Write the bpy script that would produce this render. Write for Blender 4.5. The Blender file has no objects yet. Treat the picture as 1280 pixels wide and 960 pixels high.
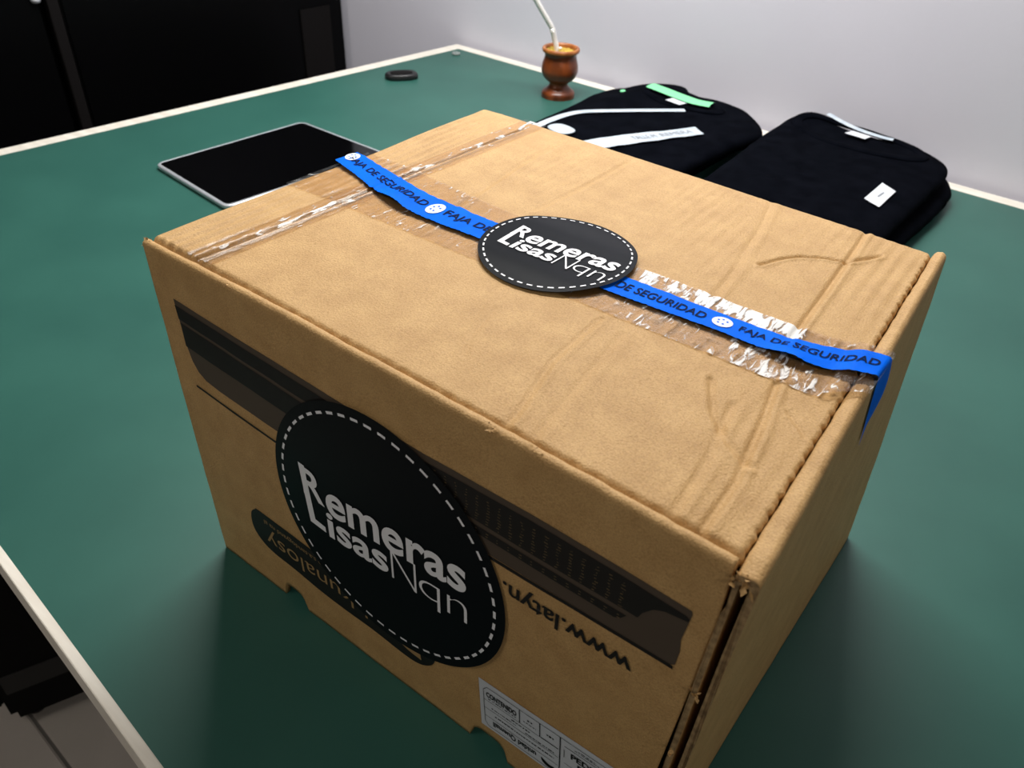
import bpy, bmesh, math, random
import numpy as np
from mathutils import Vector, Matrix, noise
random.seed(7)
sc = bpy.context.scene
COL = sc.collection

# ------------------------------------------------------------------ camera
cam_d = bpy.data.cameras.new('camera'); cam = bpy.data.objects.new('camera', cam_d); COL.objects.link(cam)
RX = Vector((0.7968520856821291, 0.60293268743509, 0.038715991093357716))
RY = Vector((0.389552551511415, -0.463747053443033, -0.7957307836409567))
RZ = Vector((-0.46181767306480087, 0.6491616477004821, -0.6044117735449963))
M3 = Matrix((RX, -RY, -RZ)).transposed()
cam.matrix_world = Matrix.Translation((0.37904173, -0.19035371, 0.43829849)) @ M3.to_4x4()
cam_d.sensor_width = 36; cam_d.lens = 999.24 / 1280 * 36
cam_d.clip_start = 0.01; cam_d.clip_end = 50
cam_d.dof.use_dof = True; cam_d.dof.focus_distance = 0.45; cam_d.dof.aperture_fstop = 18
sc.camera = cam
# ------------------------------------------------------------------ world, lights, exposure
w = bpy.data.worlds.new('world'); sc.world = w; w.use_nodes = True
w.node_tree.nodes['Background'].inputs[0].default_value = (0.85, 0.9, 1, 1)
w.node_tree.nodes['Background'].inputs[1].default_value = 0.02
def area(name, loc, tgt, size, sy, power, col):
    l = bpy.data.lights.new(name, 'AREA'); l.shape = 'RECTANGLE'; l.size = size; l.size_y = sy; l.energy = power; l.color = col
    o = bpy.data.objects.new(name, l); COL.objects.link(o); o.location = loc
    o.rotation_euler = (Vector(tgt) - Vector(loc)).to_track_quat('-Z', 'Y').to_euler(); return o
LAMP = (-0.22, 0.66, 1.16)
area('ceiling_lamp_light', (LAMP[0], LAMP[1], LAMP[2] - .03), (LAMP[0] + .10, LAMP[1] - .16, 0), .80, .06, 18.5, (1, .965, .92))
area('added_wall_light', (LAMP[0] - .1, LAMP[1] + .05, LAMP[2] - .01), (LAMP[0] - .45, 1.14, .45), 0.80, .05, 7.6, (.94, .97, 1))  # extra light added beside the pendant to brighten the wall
area('right_fill_light', (1.9, -1.2, 1.80), (1.2, -0.6, 0), .9, .3, 11.5, (1, .94, .86))  # added fill from the unseen right side of the room
area('left_fill_light', (-0.8, -1.3, 1.80), (-.3, -.2, 0), .9, .3, 10.5, (1, .93, .84))  # added fill for the box front, out of view
sc.view_settings.view_transform = 'Standard'; sc.view_settings.look = 'None'
sc.view_settings.gamma = 1; sc.view_settings.use_curve_mapping = False
sc.view_settings.exposure = 0.0

# ------------------------------------------------------------------ materials
def mat(name, col, rough=.6, metal=0, **k):
    m = bpy.data.materials.new(name); m.use_nodes = True
    b = m.node_tree.nodes['Principled BSDF']
    b.inputs['Base Color'].default_value = (*col, 1); b.inputs['Roughness'].default_value = rough
    b.inputs['Metallic'].default_value = metal
    for kk, v in k.items(): b.inputs[kk.replace('_', ' ')].default_value = v
    return m
def N(m, t, **k):
    n = m.node_tree.nodes.new(t)
    for a, v in k.items(): setattr(n, a, v)
    return n
def L(m, a, b): m.node_tree.links.new(a, b)
def noisy(m, c1, c2, scale, bump=0, bscale=None, dist=.0003, stretch=(1, 1, 1), detail=6, lo=.35, hi=.65, rough=None):
    b = m.node_tree.nodes['Principled BSDF']
    tc = N(m, 'ShaderNodeTexCoord'); mp = N(m, 'ShaderNodeMapping'); mp.inputs['Scale'].default_value = stretch
    L(m, tc.outputs['Object'], mp.inputs[0])
    n1 = N(m, 'ShaderNodeTexNoise'); n1.inputs['Scale'].default_value = scale; n1.inputs['Detail'].default_value = detail
    L(m, mp.outputs[0], n1.inputs['Vector'])
    cr = N(m, 'ShaderNodeValToRGB'); cr.color_ramp.elements[0].position = lo; cr.color_ramp.elements[1].position = hi
    cr.color_ramp.elements[0].color = (*c1, 1); cr.color_ramp.elements[1].color = (*c2, 1)
    L(m, n1.outputs['Fac'], cr.inputs[0]); L(m, cr.outputs[0], b.inputs['Base Color'])
    if bump:
        n2 = N(m, 'ShaderNodeTexNoise'); n2.inputs['Scale'].default_value = bscale or scale * 2; n2.inputs['Detail'].default_value = 4
        L(m, mp.outputs[0], n2.inputs['Vector'])
        bp = N(m, 'ShaderNodeBump'); bp.inputs['Strength'].default_value = bump; bp.inputs['Distance'].default_value = dist
        L(m, n2.outputs['Fac'], bp.inputs['Height']); L(m, bp.outputs[0], b.inputs['Normal'])
    return m
KRAFT = noisy(mat('kraft_cardboard', (.5, .33, .16), .66), (.515, .308, .116), (.61, .380, .154), 60, .85, 1000, .0006, lo=.3, hi=.7)
def kraft_extra(m):   # second, coarser mottling and small dark fibre specks of the recycled paper
    nt = m.node_tree; b = nt.nodes['Principled BSDF']
    src = b.inputs['Base Color'].links[0].from_socket
    tc = N(m, 'ShaderNodeTexCoord')
    n = N(m, 'ShaderNodeTexNoise'); n.inputs['Scale'].default_value = 1300; n.inputs['Detail'].default_value = 3
    L(m, tc.outputs['Object'], n.inputs['Vector'])
    cr = N(m, 'ShaderNodeValToRGB'); cr.color_ramp.elements[0].position = .33; cr.color_ramp.elements[1].position = .56
    cr.color_ramp.elements[0].color = (.80, .77, .72, 1); cr.color_ramp.elements[1].color = (1, 1, 1, 1)
    L(m, n.outputs['Fac'], cr.inputs[0])
    mx = N(m, 'ShaderNodeMix', data_type='RGBA', blend_type='MULTIPLY'); mx.inputs[0].default_value = 1
    L(m, src, mx.inputs[6]); L(m, cr.outputs[0], mx.inputs[7]); L(m, mx.outputs[2], b.inputs['Base Color'])
kraft_extra(KRAFT)
FLUTE = noisy(mat('cardboard_cut_edge', (.4, .27, .14), .85), (.20, .125, .055), (.42, .28, .135), 260, .6, 500, .001)
GREEN = noisy(mat('green_laminate', (.03, .12, .085), .42), (.024, .100, .080), (.030, .117, .093), 8, .06, 900, .0002)
GREEN.node_tree.nodes['Principled BSDF'].inputs['Specular IOR Level'].default_value = .42
CREAM = noisy(mat('cream_wood_edging', (.7, .66, .56), .45), (.72, .67, .58), (.84, .80, .71), 90, .1, 200, .0003, stretch=(.15, 1, 1))
WALL = noisy(mat('painted_plaster', (.6, .58, .63), .85), (.68, .67, .75), (.71, .70, .78), 3, .25, 220, .0006)
DWALL = noisy(mat('room_paint', (.3, .3, .3), .85), (.26, .25, .25), (.28, .27, .27), 3, .2, 200, .0005)
CEIL = noisy(mat('ceiling_paint', (.4, .4, .4), .9), (.36, .35, .34), (.38, .37, .36), 3, .2, 200, .0005)
TILE = noisy(mat('floor_tile', (.33, .29, .26), .35), (.42, .38, .34), (.50, .45, .41), 5, .05, 60, .0003)
GROUT = mat('tile_grout', (.12, .11, .10), .9)
BLACKG = mat('black_gloss_panel', (.0012, .0012, .0014), .35, IOR=1.18)
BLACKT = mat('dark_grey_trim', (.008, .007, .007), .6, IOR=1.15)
BLACKM = mat('black_metal', (.002, .002, .0022), .55, IOR=1.2)
GREYM = mat('grey_metal_strip', (.03, .029, .028), .6, IOR=1.3)
CLOTH = noisy(mat('black_cotton', (.006, .007, .012), .95, IOR=1.08), (.0010, .0014, .0028), (.0022, .0028, .0050), 40, .5, 900, .0008)
CLOTH.node_tree.nodes['Principled BSDF'].inputs['Sheen Weight'].default_value = 0
WHITEP = mat('white_label_paper', (.64, .67, .72), .6)
STRIPW = noisy(mat('white_plastic_strip', (.75, .8, .85), .4), (.43, .50, .57), (.54, .60, .66), 70)
MINT = mat('mint_green_tape', (.20, .66, .32), .7)
GREYINK = mat('faded_grey_ink', (.22, .24, .27), .7)
SILVER = mat('brushed_aluminium', (.62, .65, .69), .38, .55)
STEEL = mat('polished_steel', (.86, .84, .80), .38, .35)
GLASSB = mat('black_screen_glass', (.0012, .0012, .0015), .07, Specular_IOR_Level=.35)
LEATHER = noisy(mat('brown_lacquered_wood', (.25, .07, .02), .32), (.080, .018, .004), (.215, .050, .011), 45, .15, 120, .0004, stretch=(1, 1, .35))
RIMW = noisy(mat('pale_wood_rim', (.5, .2, .05), .35), (.30, .09, .022), (.46, .17, .04), 90)
YERBA = noisy(mat('yerba_leaf', (.5, .35, .04), .9), (.30, .17, .02), (.68, .50, .08), 220, 1, 400, .002)
PLASTB = mat('black_plastic', (.010, .010, .011), .38)
CLEARP = mat('clear_plastic', (.62, .68, .66), .15, Transmission_Weight=.6)
STICK = mat('matt_black_vinyl', (.0042, .0058, .0080), .35, IOR=1.13)
VWHITE = mat('white_vinyl_print', (.90, .91, .95), .45)
INK = mat('black_print_ink', (.009, .008, .0075), .55, Specular_IOR_Level=.3)
INKB = mat('brown_black_print_ink', (.082, .060, .043), .6, Specular_IOR_Level=.3)
INKG = mat('tan_reverse_print', (.38, .24, .10), .7)
INKT = mat('faint_gold_print', (.16, .11, .05), .7)
BLUE = noisy(mat('blue_plastic_tape', (0, .15, .8), .5, IOR=1.1), (.0, .125, .80), (.0, .15, .92), 60, .25, 160, .0006)
NAVY = mat('navy_print_ink', (.002, .010, .045), .7, IOR=1.15)
EMBW = mat('pale_emblem_print', (.72, .80, .90), .5)
LAMPM = bpy.data.materials.new('lamp_diffuser'); LAMPM.use_nodes = True
_b = LAMPM.node_tree.nodes['Principled BSDF']; _b.inputs['Emission Color'].default_value = (1, .97, .92, 1); _b.inputs['Emission Strength'].default_value = 1.0
def clear_tape(name, cloud, cell=0):
    """clear packing tape: see-through film with gloss; milky patches paint in crinkled air pockets and glare"""
    m = bpy.data.materials.new(name); m.use_nodes = True; nt = m.node_tree
    out = nt.nodes['Material Output']; b = nt.nodes['Principled BSDF']
    tr = N(m, 'ShaderNodeBsdfTransparent'); tr.inputs[0].default_value = (.93, .88, .80, 1)
    gl = N(m, 'ShaderNodeBsdfGlossy'); gl.inputs['Roughness'].default_value = .28
    fr = N(m, 'ShaderNodeFresnel'); fr.inputs[0].default_value = 1.5
    ms = N(m, 'ShaderNodeMixShader'); fm = N(m, 'ShaderNodeMath', operation='MULTIPLY'); fm.inputs[1].default_value = .55; L(m, fr.outputs[0], fm.inputs[0]); L(m, fm.outputs[0], ms.inputs[0]); L(m, tr.outputs[0], ms.inputs[1]); L(m, gl.outputs[0], ms.inputs[2])
    b.inputs['Base Color'].default_value = (.86, .85, .82, 1); b.inputs['Roughness'].default_value = .3
    tc = N(m, 'ShaderNodeTexCoord'); mp = N(m, 'ShaderNodeMapping'); mp.inputs['Scale'].default_value = (1.5, .42, 1)
    L(m, tc.outputs['Object'], mp.inputs[0])
    v = N(m, 'ShaderNodeTexNoise'); v.inputs['Scale'].default_value = 230; v.inputs['Detail'].default_value = 4; v.inputs['Distortion'].default_value = .8
    L(m, mp.outputs[0], v.inputs['Vector'])
    big = N(m, 'ShaderNodeTexNoise'); big.inputs['Scale'].default_value = 26; L(m, tc.outputs['Object'], big.inputs['Vector'])
    # milky air pockets and painted glare: whitest where the sheet's mask attribute is high
    at = N(m, 'ShaderNodeAttribute', attribute_name='milk_glare')
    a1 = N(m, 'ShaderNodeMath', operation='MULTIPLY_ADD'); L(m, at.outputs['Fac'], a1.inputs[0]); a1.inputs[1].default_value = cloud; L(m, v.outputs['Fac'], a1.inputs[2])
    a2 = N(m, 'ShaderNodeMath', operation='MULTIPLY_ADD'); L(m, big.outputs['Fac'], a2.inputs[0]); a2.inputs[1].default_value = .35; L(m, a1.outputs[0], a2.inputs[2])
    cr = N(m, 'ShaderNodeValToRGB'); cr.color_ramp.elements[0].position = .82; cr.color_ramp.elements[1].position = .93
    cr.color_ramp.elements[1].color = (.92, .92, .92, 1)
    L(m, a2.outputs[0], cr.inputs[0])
    bp = N(m, 'ShaderNodeBump'); bp.inputs['Strength'].default_value = .35; bp.inputs['Distance'].default_value = .0012
    L(m, v.outputs['Fac'], bp.inputs['Height'])
    for n in (gl, b): L(m, bp.outputs[0], n.inputs['Normal'])
    m2 = N(m, 'ShaderNodeMixShader'); L(m, cr.outputs[0], m2.inputs[0]); L(m, ms.outputs[0], m2.inputs[1]); L(m, b.outputs[0], m2.inputs[2])
    L(m, m2.outputs[0], out.inputs['Surface'])
    return m
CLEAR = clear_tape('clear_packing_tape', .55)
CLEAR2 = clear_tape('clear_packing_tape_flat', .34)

# ------------------------------------------------------------------ helpers
def thing(name, label, cat, loc=(0, 0, 0), group=None):
    o = bpy.data.objects.new(name, None); COL.objects.link(o); o.location = loc; o.empty_display_size = .02
    o['label'] = label; o['category'] = cat
    if group: o['group'] = group
    return o
def link(name, me, m, parent=None, smooth=True, label=None, kind=None):
    o = bpy.data.objects.new(name, me); COL.objects.link(o)
    if m: me.materials.append(m)
    if smooth:
        for p in me.polygons: p.use_smooth = True
    if parent:
        o.parent = parent
        off = Vector(parent.location) if parent.parent is None else Vector((0, 0, 0))
        o.matrix_parent_inverse = Matrix.Translation(-off)   # parts are modelled in world coordinates
    if label: o['label'] = label
    if kind: o['kind'] = kind
    return o
def mesh(name, V, F, m, parent=None, **k):
    me = bpy.data.meshes.new(name); me.from_pydata([tuple(v) for v in V], [], F); me.update()
    return link(name, me, m, parent, **k)
def bm_obj(name, bm, m, parent=None, **k):
    bmesh.ops.recalc_face_normals(bm, faces=bm.faces)
    me = bpy.data.meshes.new(name); bm.to_mesh(me); bm.free(); return link(name, me, m, parent, **k)
def prism(name, poly, z0, z1, m, parent=None, bevel=0, **k):
    bm = bmesh.new(); vs = [bm.verts.new((x, y, z0)) for x, y in poly]; f = bm.faces.new(vs)
    r = bmesh.ops.extrude_face_region(bm, geom=[f]); bmesh.ops.translate(bm, vec=(0, 0, z1 - z0), verts=[v for v in r['geom'] if isinstance(v, bmesh.types.BMVert)])
    if bevel: bmesh.ops.bevel(bm, geom=bm.edges[:], offset=bevel, segments=2, affect='EDGES', clamp_overlap=True)
    k.setdefault('smooth', False); return bm_obj(name, bm, m, parent, **k)
def boxc(name, lo, hi, m, parent=None, bevel=0, **k):
    return prism(name, [(lo[0], lo[1]), (hi[0], lo[1]), (hi[0], hi[1]), (lo[0], hi[1])], lo[2], hi[2], m, parent, bevel, **k)
def lathe(name, prof, c, m, parent=None, seg=64, **k):
    V = []; F = []; n = len(prof)
    for i in range(seg):
        a = 2 * math.pi * i / seg
        for r, z in prof: V.append((c[0] + r * math.cos(a), c[1] + r * math.sin(a), c[2] + z))
    for i in range(seg):
        for j in range(n - 1):
            F.append((i * n + j, (i + 1) % seg * n + j, (i + 1) % seg * n + j + 1, i * n + j + 1))
    o = mesh(name, V, F, m, parent, **k)
    return o
def tube(name, pts, rad, m, parent=None, seg=14, **k):
    pts = [Vector(p) for p in pts]; V = []; F = []
    rad = rad if isinstance(rad, (list, tuple)) else [rad] * len(pts)
    up = Vector((.13, .31, .94)).normalized()
    for i, p in enumerate(pts):
        t = (pts[min(i + 1, len(pts) - 1)] - pts[max(i - 1, 0)]).normalized()
        s = t.cross(up)
        if s.length < .05: s = t.cross(Vector((1, 0, 0)))
        s.normalize(); u = s.cross(t)
        for j in range(seg):
            a = 2 * math.pi * j / seg; V.append(p + (s * math.cos(a) + u * math.sin(a)) * rad[i])
    for i in range(len(pts) - 1):
        for j in range(seg): F.append((i * seg + j, i * seg + (j + 1) % seg, (i + 1) * seg + (j + 1) % seg, (i + 1) * seg + j))
    F.append(tuple(range(seg))); F.append(tuple(range((len(pts) - 1) * seg, len(pts) * seg)))
    return mesh(name, V, F, m, parent, **k)
def smooth_poly(P, n=8, closed=True):
    R = []; m = len(P)
    for i in range(m if closed else m - 1):
        g = lambda k: Vector(P[k % m]) if closed else Vector(P[max(0, min(m - 1, k))])
        p0, p1, p2, p3 = g(i - 1), g(i), g(i + 1), g(i + 2)
        for j in range(n):
            t = j / n
            R.append(.5 * ((2 * p1) + (p2 - p0) * t + (2 * p0 - 5 * p1 + 4 * p2 - p3) * t * t + (3 * p1 - p0 - 3 * p2 + p3) * t ** 3))
    if not closed: R.append(Vector(P[-1]))
    return R
def grid(name, nu, nv, fn, m, parent=None, **k):
    V = [fn(i / nu, j / nv) for j in range(nv + 1) for i in range(nu + 1)]
    F = [(j * (nu + 1) + i, j * (nu + 1) + i + 1, (j + 1) * (nu + 1) + i + 1, (j + 1) * (nu + 1) + i) for j in range(nv) for i in range(nu)]
    return mesh(name, V, F, m, parent, **k)
def loop_panel(name, nu, prof, m, parent=None, **k):
    """closed cross-section prof(u) -> list of points, swept along u, with both ends capped"""
    V = []; n = None
    for i in range(nu + 1):
        P = prof(i / nu); n = len(P); V += P
    F = []
    for i in range(nu):
        for j in range(n):
            F.append((i * n + j, i * n + (j + 1) % n, (i + 1) * n + (j + 1) % n, (i + 1) * n + j))
    F.append(tuple(range(n))); F.append(tuple(nu * n + q for q in range(n)))
    bm = bmesh.new(); vs = [bm.verts.new(v) for v in V]
    for f in F: bm.faces.new([vs[q] for q in f])
    o = bm_obj(name, bm, m, parent, **k)
    o.data.polygons[-1].use_smooth = False; o.data.polygons[-2].use_smooth = False
    return o
def nz(x, y, z=0, s=1): return noise.noise(Vector((x * s + 11.3, y * s - 4.7, z * s + 2.1)))
def lerp(a, b, t): return a + (b - a) * t
def sst(a, b, x):
    t = max(0, min(1, (x - a) / (b - a))); return t * t * (3 - 2 * t)

# ------------------------------------------------------------------ flat printed shapes laid onto a surface
def refine(bm, maxlen):
    for _ in range(5):
        es = [e for e in bm.edges if e.calc_length() > maxlen]
        if not es: break
        bmesh.ops.subdivide_edges(bm, edges=es, cuts=1, use_grid_fill=False)
        bmesh.ops.triangulate(bm, faces=[f for f in bm.faces if len(f.verts) > 3])
def text_bm(s, bold=0.0):
    cu = bpy.data.curves.new('t', 'FONT'); cu.body = s; cu.size = 1; cu.offset = bold; cu.resolution_u = 6; cu.fill_mode = 'BOTH'
    ob = bpy.data.objects.new('t', cu); COL.objects.link(ob)
    dg = bpy.context.evaluated_depsgraph_get(); dg.update()
    me = bpy.data.meshes.new_from_object(ob.evaluated_get(dg)); bpy.data.objects.remove(ob)
    bm = bmesh.new(); bm.from_mesh(me); bpy.data.meshes.remove(me); bpy.data.curves.remove(cu)
    return bm
def text_in(s, x0, y0, x1, y1, bold=0.0, rot=0, dy=0.0):
    """text stretched into the box (x0,y0)-(x1,y1) of a face's own coordinates; rot=180 upside down; dy = rise along the line"""
    bm = text_bm(s, bold)
    xs = [v.co.x for v in bm.verts]; ys = [v.co.y for v in bm.verts]
    a, b, c, d = min(xs), max(xs), min(ys), max(ys)
    for v in bm.verts:
        u = (v.co.x - a) / (b - a); t = (v.co.y - c) / (d - c)
        if rot: u, t = 1 - u, 1 - t
        v.co = Vector((lerp(x0, x1, u), lerp(y0, y1, t) + dy * u, 0))
    return bm
def poly_bm(P):
    bm = bmesh.new(); bm.faces.new([bm.verts.new((p[0], p[1], 0)) for p in P]); bmesh.ops.triangulate(bm, faces=bm.faces[:]); return bm
def disc_bm(cx, cy, r, rings=14, seg=96):
    bm = bmesh.new(); c = bm.verts.new((cx, cy, 0)); prev = None
    for k in range(1, rings + 1):
        ring = [bm.verts.new((cx + r * k / rings * math.cos(2 * math.pi * i / seg), cy + r * k / rings * math.sin(2 * math.pi * i / seg), 0)) for i in range(seg)]
        for i in range(seg):
            j = (i + 1) % seg
            if prev: bm.faces.new((prev[i], ring[i], ring[j], prev[j]))
            else: bm.faces.new((c, ring[i], ring[j]))
        prev = ring
    return bm
def bar(x0, y0, x1, y1, w):
    d = Vector((x1 - x0, y1 - y0)); n = Vector((-d.y, d.x)).normalized() * w / 2
    return [(x0 + n.x, y0 + n.y), (x1 + n.x, y1 + n.y), (x1 - n.x, y1 - n.y), (x0 - n.x, y0 - n.y)]
def merge(bms):
    out = bmesh.new()
    for b in bms:
        me = bpy.data.meshes.new('tmp'); b.to_mesh(me); b.free(); out.from_mesh(me); bpy.data.meshes.remove(me)
    return out
def lay(name, bm, surf, m, parent, maxlen=.004, **k):
    refine(bm, maxlen)
    for v in bm.verts: v.co = Vector(surf(v.co.x, v.co.y))
    me = bpy.data.meshes.new(name); bm.to_mesh(me); bm.free()
    return link(name, me, m, parent, **k)

# ================================================================== SETTING
WS = -.058                                             # the wall's slight turn against the box
ca, sa = math.cos(WS), math.sin(WS)
W0 = (-.73, 1.136)
def wp(s, t): return (W0[0] + s * ca - t * sa, W0[1] + s * sa + t * ca)     # s along the wall, t away from the room (negative: into it)
def wrect(s0, s1, t0, t1): return [wp(s0, t0), wp(s1, t0), wp(s1, t1), wp(s0, t1)]
ZF, ZC = -.74, 1.88
prism('wall_back', wrect(-1.2, 3.6, 0, .12), ZF, ZC, WALL, kind='structure')
prism('wall_left', wrect(-1.32, -1.2, -3.6, .12), ZF, ZC, DWALL, kind='structure')
prism('wall_right', wrect(3.6, 3.72, -3.6, .12), ZF, ZC, DWALL, kind='structure')
prism('wall_front', wrect(-1.2, 3.6, -3.72, -3.6), ZF, ZC, DWALL, kind='structure')
prism('ceiling', wrect(-1.32, 3.72, -3.72, .12), ZC, ZC + .1, CEIL, kind='structure')
floor = prism('floor', wrect(-1.32, 3.72, -3.72, .12), ZF - .1, ZF - .004, GROUT, kind='structure')
T = .6
tile_me = None
for i in range(8):
    for j in range(6):
        c = wp(-1.2 + T * (i + .5), -T * (j + .5))
        if tile_me is None:
            h = T / 2 - .0025
            o = boxc('floor_tile', (-h, -h, -.008), (h, h, 0), TILE, None, .002); tile_me = o.data
        else:
            o = bpy.data.objects.new('floor_tile', tile_me); COL.objects.link(o)
        o.parent = floor; o.location = (c[0], c[1], ZF); o.rotation_euler = (0, 0, WS)

# ceiling fixtures (out of the picture, pendant placed from the shadows, the other two added as fill)
def fixture(name, label, x, y, z, sx, sy, drop=0):
    t = thing(name, label, 'lamp', (x, y, z))
    boxc('housing', (x - sx / 2, y - sy / 2, z), (x + sx / 2, y + sy / 2, z + .04), WHITEP, t, .004)
    if drop:
        tube('cord', [(x, y, z + .04), (x, y, ZC)], .004, PLASTB, t)
    boxc('diffuser', (x - sx / 2 + .01, y - sy / 2 + .01, z - .012), (x + sx / 2 - .01, y + sy / 2 - .01, z), LAMPM, t, .003)
    return t
fixture('pendant_lamp', 'long white pendant lamp hanging above the far side of the green table', LAMP[0], LAMP[1], LAMP[2], .84, .09, 1)
fixture('fill_lamp', 'added white fill lamp on the ceiling, unseen, at the right of the room', 1.9, -1.2, ZC - .04, .9, .3)
fixture('fill_lamp', 'added white fill lamp on the ceiling, unseen, at the left of the room', -.8, -1.3, ZC - .04, .9, .3)

# ------------------------------------------------------------------ table
tb = thing('table', 'large table with dark green laminate top and cream wooden edging', 'table', (.3, .5, ZF))
A = (-.733, 1.122); B = (1.5, 1.122 - .058 * 2.233); Dp = (-.854, -.029); Cp = (1.5, -.265)
inner = [(-.709, 1.097), (1.5, B[1] - .024), (1.5, Cp[1] + .0065), (-.832, -.0245)]
prism('tabletop', inner, -.034, 0, GREEN, tb)
TH = .037
def trimq(q): prism('edge_trim', q, -TH, .0004, CREAM, tb, .0005)
trimq([A, B, inner[1], inner[0]]); trimq([A, inner[0], inner[3], Dp]); trimq([Dp, inner[3], inner[2], Cp])
trimq([B, (1.52, B[1]), (1.52, Cp[1]), Cp])
for x, y in ((-.66, 1.0), (1.35, .86), (-.818, .005), (1.35, -.08)):
    boxc('leg', (x - .025, y - .025, ZF), (x + .025, y + .025, -.034), BLACKM, tb, .003)
boxc('apron', (-.66, .985, -.10), (1.35, 1.005, -.034), BLACKM, tb)

# ------------------------------------------------------------------ black wardrobe, far left
wd = thing('wardrobe', 'tall black wardrobe with flat doors standing left of the table against the wall', 'wardrobe', (*wp(-.75, -.9), ZF))
def wx(y0, y1, x0, x1): return wrect(x0, x1, y0, y1)
fs = -.355                                       # front face (s coordinate), looks towards the table
prism('carcass', wrect(-1.18, fs - .022, -2.3, -.01), ZF, 1.5, BLACKG, wd, .002)
doorY = [(-.018, -.625), (-.660, -1.33), (-1.365, -2.0)]
hy = [-.575, -.72, -1.40]
for k, (t0, t1) in enumerate(doorY):
    d = prism('door', wrect(fs - .020, fs, t1, t0), ZF + .06, 1.48, BLACKG, wd, .003)
    prism('edge_strip', wrect(fs - .012, fs + .004, t1 - .023, t1 - .004), ZF + .05, 1.49, BLACKT, wd, .001)
prism('reflection_plate', wrect(fs, fs + .004, -.135, -.055), -.45, .022, BLACKT, wd, .001, label='slim dark grey upright plate in place of a faint reflection in the door')  # faint reflection in the door, put in as a lighter plate
lathe('knob', [(0, 0), (.006, 0), (.008, .004), (.006, .009), (0, .010)], (*wp(fs + .004, -.665), .107), SILVER, wd, 20)

# ------------------------------------------------------------------ black pedestal below the table's near-left corner
pd = thing('drawer_pedestal', 'black drawer pedestal on the tiled floor under the near left corner of the table', 'cabinet', (-.7, .1, ZF))
e1 = Vector((.036, .086)).normalized(); e2 = Vector((-e1.y, e1.x))
p0 = Vector((-.574, -.099))
def pdq(a0, a1, b0, b1): return [tuple(p0 + e1 * a0 + e2 * b0), tuple(p0 + e1 * a1 + e2 * b0), tuple(p0 + e1 * a1 + e2 * b1), tuple(p0 + e1 * a0 + e2 * b1)]
prism('body', pdq(0, .48, 0, .20), ZF + .012, -.12, BLACKM, pd, .012)
prism('side_rail', pdq(.012, .47, -.002, .001), ZF + .085, ZF + .125, GREYM, pd, .0008, label='dark grey strip along the side')
for z0, z1 in ((ZF + .05, ZF + .30), (ZF + .31, ZF + .45), (ZF + .46, -.14)):
    d = prism('drawer', pdq(-.012, -.001, .01, .19), z0, z1, BLACKM, pd, .003)
    tube('handle', [(*(p0 - e1 * .022 + e2 * .06), z1 - .04), (*(p0 - e1 * .022 + e2 * .14), z1 - .04)], .004, GREYM, d)
for a, b in ((.03, .03), (.45, .03), (.03, .17), (.45, .17)):
    q = p0 + e1 * a + e2 * b; lathe('foot', [(0, 0), (.015, 0), (.015, .014), (0, .014)], (q.x, q.y, ZF), PLASTB, pd, 16)

# ================================================================== CARDBOARD BOX
H = .2357
bx = thing('cardboard_box', 'large brown cardboard box with black round stickers and blue security tape on top', 'box', (.17, .14, 0))
TFL, TBL, TBR, TFR = (-.0045, .0076), (-.0057, .2945), (.3312, .2762), (.3402, .0014)
CRE = [  # creases of the lid: points along it, depth, half width, ridge beside it
    ([(.0365, .0), (.0395, .06), (.042, .15), (.0455, .26), (.046, .295)], .0016, .0022, .0012),
    ([(.096, .135), (.0925, .16), (.082, .24), (.078, .295)], .0007, .0028, .0007),
    ([(.1325, .17), (.1350, .23), (.1356, .295)], .0007, .0026, .0006),
    ([(.2385, 0), (.2375, .012), (.2272, .052), (.2251, .095)], .0007, .0024, .0007),
    ([(.2515, 0), (.2465, .04), (.240, .09)], .0005, .003, .0004),
    ([(.3236, 0), (.3227, .034), (.3157, .076), (.311, .10)], .0013, .0024, .0010),
    ([(.3130, 0), (.3085, .04), (.302, .075)], .0007, .0028, .0006),
    ([(.303, .13), (.300, .19), (.296, .25), (.2935, .285)], .0015, .0022, .0010),
    ([(.2575, .15), (.2542, .18), (.242, .25), (.233, .285)], .0006, .003, .0006),
    ([(.2621, .1976), (.2690, .213), (.2753, .2212), (.2870, .2285), (.2983, .2317), (.3096, .2513)], .0016, .0020, .0008),
    ([(.288, .085), (.298, .066), (.311, .052), (.324, .044)], .0010, .0024, .0006),
    ([(.322, .085), (.330, .078), (.334, .074)], .0007, .0012, .0005),
    ([(.182, .07), (.188, .045), (.196, .03)], .0004, .002, .0003),
]
NX, NY = 400, 336
def lidxy(u, v):
    return (lerp(lerp(TFL[0], TFR[0], u), lerp(TBL[0], TBR[0], u), v), lerp(lerp(TFL[1], TFR[1], u), lerp(TBL[1], TBR[1], u), v))
def seg_d(px, py, P):
    """signed distance (array) to a polyline and the distance past its ends"""
    best = np.full(px.shape, 9.); sg = np.zeros(px.shape)
    for (ax, ay), (bx_, by) in zip(P[:-1], P[1:]):
        dx, dy = bx_ - ax, by - ay; l2 = dx * dx + dy * dy
        t = np.clip(((px - ax) * dx + (py - ay) * dy) / l2, 0, 1)
        d = np.hypot(px - ax - t * dx, py - ay - t * dy); s = np.sign((px - ax) * dy - (py - ay) * dx)
        k = d < best; best = np.where(k, d, best); sg = np.where(k, s, sg)
    return best * sg
rs = np.random.RandomState(3)
WV = [(rs.uniform(8, 45), rs.uniform(0, 6.28), rs.uniform(0, 6.28)) for _ in range(14)]
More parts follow.
